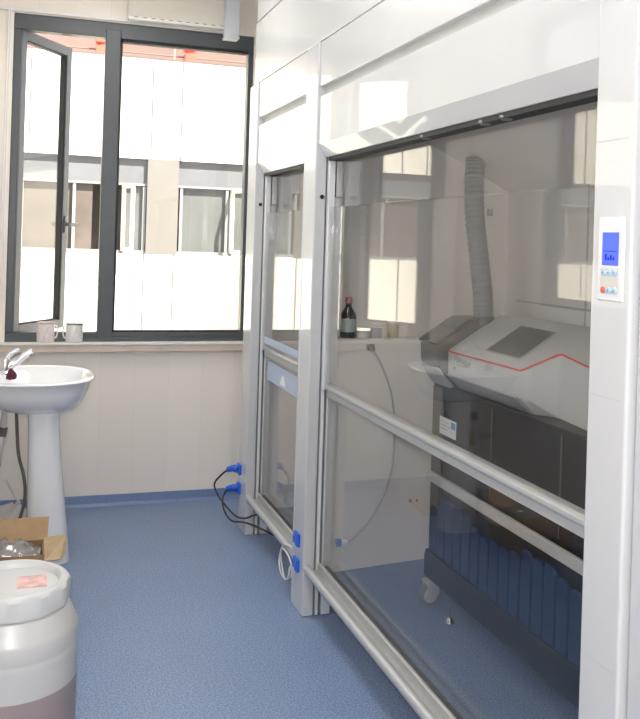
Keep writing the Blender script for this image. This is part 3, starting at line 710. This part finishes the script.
# ---------------------------------------------------------------- barrel
BX, BY = -.022, 2.40
br = thing('plastic_barrel', (BX, BY, 0), 'milky white plastic barrel with a screw lid, part filled with brownish liquid', 'barrel')
lv = .372
MB().lathe([(.150, 0), (.160, .006), (.166, .03), (.1665, lv)], (BX, BY, 0), 64).build('filled_lower_body', 'hdpe_liq', br, smooth=True, label='lower body showing brownish liquid')
MB().lathe([(.1665, lv), (.167, .44), (.1672, .452), (.1655, .456), (.1655, .462), (.1665, .468), (.1665, .500), (.163, .508), (.146, .545), (.142, .553), (.135, .556), (.134, .585)], (BX, BY, 0), 64).build('upper_body', 'hdpe', br, smooth=True, angle=32)
lid = MB(); n = 72; prof = [(.134, .556), (.141, .560), (.142, .606), (.138, .614), (.130, .618), (.121, .616), (.116, .610), (.114, .600), (.05, .601), (.001, .601)]
rings = []
for r_, z in prof:
    ring = []
    for i in range(n):
        a = 2*PI*i/n; rr = r_+(.0028 if (r_ > .1405 and i % 6 < 2) else 0)
        ring.append(lid.bm.verts.new((BX+rr*math.cos(a), BY+rr*math.sin(a), z)))
    rings.append(ring)
for a, b_ in zip(rings, rings[1:]):
    for i in range(n): lid.bm.faces.new((a[i], a[(i+1) % n], b_[(i+1) % n], b_[i]))
lid.bm.faces.new(rings[0][::-1]); lid.bm.faces.new(rings[-1])
ld = lid.build('screw_lid', 'hdpe_lid', br, smooth=True, angle=35)
box(BX+.012, BX+.085, BY-.035, BY+.045, .601, .6022).build('lid_label', 'pink', ld, label='pink label on the lid')
MB().lathe([(.012, 0), (.012, -.010), (.008, -.014)], (BX-.035, BY-.162, .435), 20, axis='y').build('lug', 'hdpe_lid', br, smooth=True)

# ---------------------------------------------------------------- outside
YF = 12.0
struct(box(-14, 14, YB+.5, 30, -3.2, -3.0).build('ground', 'ground'))
bu = thing('building', (0, YF+1, -3), 'pale cream stone building across the courtyard outside the window', 'building')
Z0, Z1, ZT = 1.268, 2.535, 3.86
xa, xb = -11.0, 10.0
box(xa, xb, YF, YF+4, -3, Z0).build('lower_wall', 'facade', bu)
box(xa, xb, YF, YF+4, Z1, ZT).build('upper_wall', 'facade', bu)
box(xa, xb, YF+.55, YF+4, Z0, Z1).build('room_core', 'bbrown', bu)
k = MB()
x = 1.42-8*1.55; i = 0
while x < xb:
    k.box(x-.009, x+.009, YF-.004, YF+.002, -3, Z0); k.box(x+.05, x+.068, YF-.004, YF+.002, Z1, ZT)
    x += (.395, 1.155)[i % 2]; i += 1
k.build('cladding_joints', 'joint', bu)
pw_, sp_ = .415, 3.1
x = 1.443-4*sp_; n_ = 0
while x < xb:
    if x > xa: box(x, x+pw_, YF-.002, YF+.5, Z0-.005, Z1+.004).build('pier', 'pier', bu)
    wx0, wx1 = x+pw_, x+sp_
    if wx0 > xa and wx1 < xb:
        wd = bpy.data.objects.new('window', None); COL.objects.link(wd); wd.parent = bu; wd.location = Vector(((wx0+wx1)/2, YF+.1, Z0))-bu.location
        box(wx0, wx1, YF+.06, YF+.16, 2.205, Z1+.01).build('header_panel', 'bhead', wd)
        k = MB().box(wx0, wx1, YF+.04, YF+.15, 2.175, 2.205).box(wx0, wx1, YF+.04, YF+.15, Z0, Z0+.045)
        cs = [wx0+.05, wx0+.68, wx0+1.10, wx0+1.75, wx1-.30, wx1-.03]
        for c in cs: k.box(c-.02, c+.02, YF+.046, YF+.144, Z0+.045, 2.165)
        k.build('window_frame', 'bframe', wd)
        box(wx0+.03, wx0+.90, YF+.10, YF+.11, Z0+.02, 2.19).build('pane', 'bpane', wd)
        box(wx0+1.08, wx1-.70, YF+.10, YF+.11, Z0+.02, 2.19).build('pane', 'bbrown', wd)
        box(wx1-.30, wx1-.02, YF+.10, YF+.11, Z0+.02, 2.19).build('pane', 'bpane', wd)
        # casements swung open
        for hx, a in ((wx0+.74, -70), (wx1-.31, -75)):
            c = MB().box(0, .045, -.02, .02, 0, .88).box(.33, .375, -.02, .02, 0, .88).box(0, .375, -.02, .02, 0, .05).box(0, .375, -.02, .02, .83, .88)
            c.rot(Matrix.Translation(Vector((hx, YF+.04, Z0+.03))) @ Matrix.Rotation(math.radians(a), 4, 'Z'))
            c.build('open_casement', 'facade', wd)
    x += sp_; n_ += 1
# roof edge: low pinkish wall, railing and red fittings
box(xa, xb, YF+.9, YF+1.0, ZT, ZT+.42).build('roof_upstand', 'roofwall', bu)
box(xa, xb, YF, YF+.10, ZT, ZT+.03).build('coping', 'roofwall', bu)
for zz in (.14, .30, .52): MB().tube([(xa, YF+.35, ZT+zz), (xb, YF+.35, ZT+zz)], .012, 6, False).build('roof_rail', 'roofwall' if zz < .5 else 'redp', bu)
x = xa+.2
while x < xb:
    MB().tube([(x, YF+.35, ZT), (x, YF+.35, ZT+.52)], .013, 6, False).build('rail_post', 'rail', bu); x += 1.05
for x in (-3.6, -1.4, .74, 1.93, 5.2):
    MB().box(x, x+.15, YF+.20, YF+.42, ZT+.02, ZT+.17).box(x, x+.17, YF+.22, YF+.42, ZT+.22, ZT+.36).box(x+.03, x+.06, YF+.34, YF+.37, ZT, ZT+.34).build('red_clamp', 'redp', bu)
wg = thing('shade_block', (4.2, 10, -3), 'low cream block added out of view to shade the facade right of the window', 'building')
box(3.30, 6.5, 7.5, YF-.01, -3, 2.30).build('shade_block_wall', 'facade', wg)  # added out of view; its top edge casts the slanting shade on the facade
box(3.26, 6.54, 7.46, YF-.01, 2.30, 2.40).build('shade_block_coping', 'joint', wg)

# ---------------------------------------------------------------- lights
wd = bpy.data.worlds.new('sky'); S.world = wd; wd.use_nodes = True
bgd = wd.node_tree.nodes['Background']; bgd.inputs['Color'].default_value = (.93, .97, 1, 1); bgd.inputs['Strength'].default_value = 1.2
su = bpy.data.lights.new('sun', 'SUN'); su.energy = 15; su.angle = .009; su.color = (1, .955, .86)
so = bpy.data.objects.new('sun', su); COL.objects.link(so)
so.rotation_euler = Vector((-1, 1.3, -2.15)).to_track_quat('-Z', 'Y').to_euler()
for lx, ly, lw in ((.30, -.9, 'behind the camera'), (.30, 2.3, 'by the foreground hood'), (.40, 4.1, 'near the window')):  # unseen ceiling panels, added to brighten the room from out of view
    t = thing('fill_panel', (lx, ly, ZC), 'unseen ceiling panel added to light the aisle ' + lw, 'ceiling light')
    box(lx-.31, lx+.31, ly-.31, ly+.31, ZC-.03, ZC-.001).build('housing', 'white_al', t, bevel=.004)
    box(lx-.28, lx+.28, ly-.28, ly+.28, ZC-.034, ZC-.030).build('diffuser', 'rear_fill_lamp' if ly < 0 else 'lamp', t)
fl = bpy.data.lights.new('camera_flash', 'SPOT'); fl.energy = 70; fl.shadow_soft_size = .03; fl.spot_size = math.radians(95); fl.spot_blend = .6; fl.color = (.97, .98, 1)
fo = bpy.data.objects.new('camera_flash', fl); COL.objects.link(fo); fo.location = (-.03, -.02, 1.60)

# ---------------------------------------------------------------- camera
F = 890.; CX, CY = 320., 242.; ROLL = .031; YAW = math.atan(288/890.)
cd = bpy.data.cameras.new('camera'); co = bpy.data.objects.new('camera', cd); COL.objects.link(co)
cd.sensor_fit = 'VERTICAL'; cd.sensor_height = 24; cd.lens = F/719*24
cd.shift_y = -(719/2-CY)/719
cd.clip_start = .02; cd.clip_end = 200
fw = Vector((math.sin(YAW), math.cos(YAW), 0))
q = fw.to_track_quat('-Z', 'Y').to_matrix().to_4x4()
co.matrix_world = Matrix.Translation((0, 0, 1.5)) @ q @ Matrix.Rotation(ROLL, 4, 'Z')
fo.rotation_euler = Vector((math.sin(YAW+.02), math.cos(YAW+.02), -.22)).to_track_quat('-Z', 'Y').to_euler()
S.camera = co

S.view_settings.view_transform = 'Standard'; S.view_settings.look = 'None'
S.view_settings.exposure = 0.82; S.view_settings.gamma = 1; S.view_settings.use_curve_mapping = False
S.cycles.use_denoising = True
S.cycles.max_bounces = 12; S.cycles.diffuse_bounces = 6; S.cycles.glossy_bounces = 6; S.cycles.transparent_max_bounces = 40
S.cycles.sample_clamp_indirect = 8
S.cycles.caustics_reflective = False; S.cycles.caustics_refractive = False
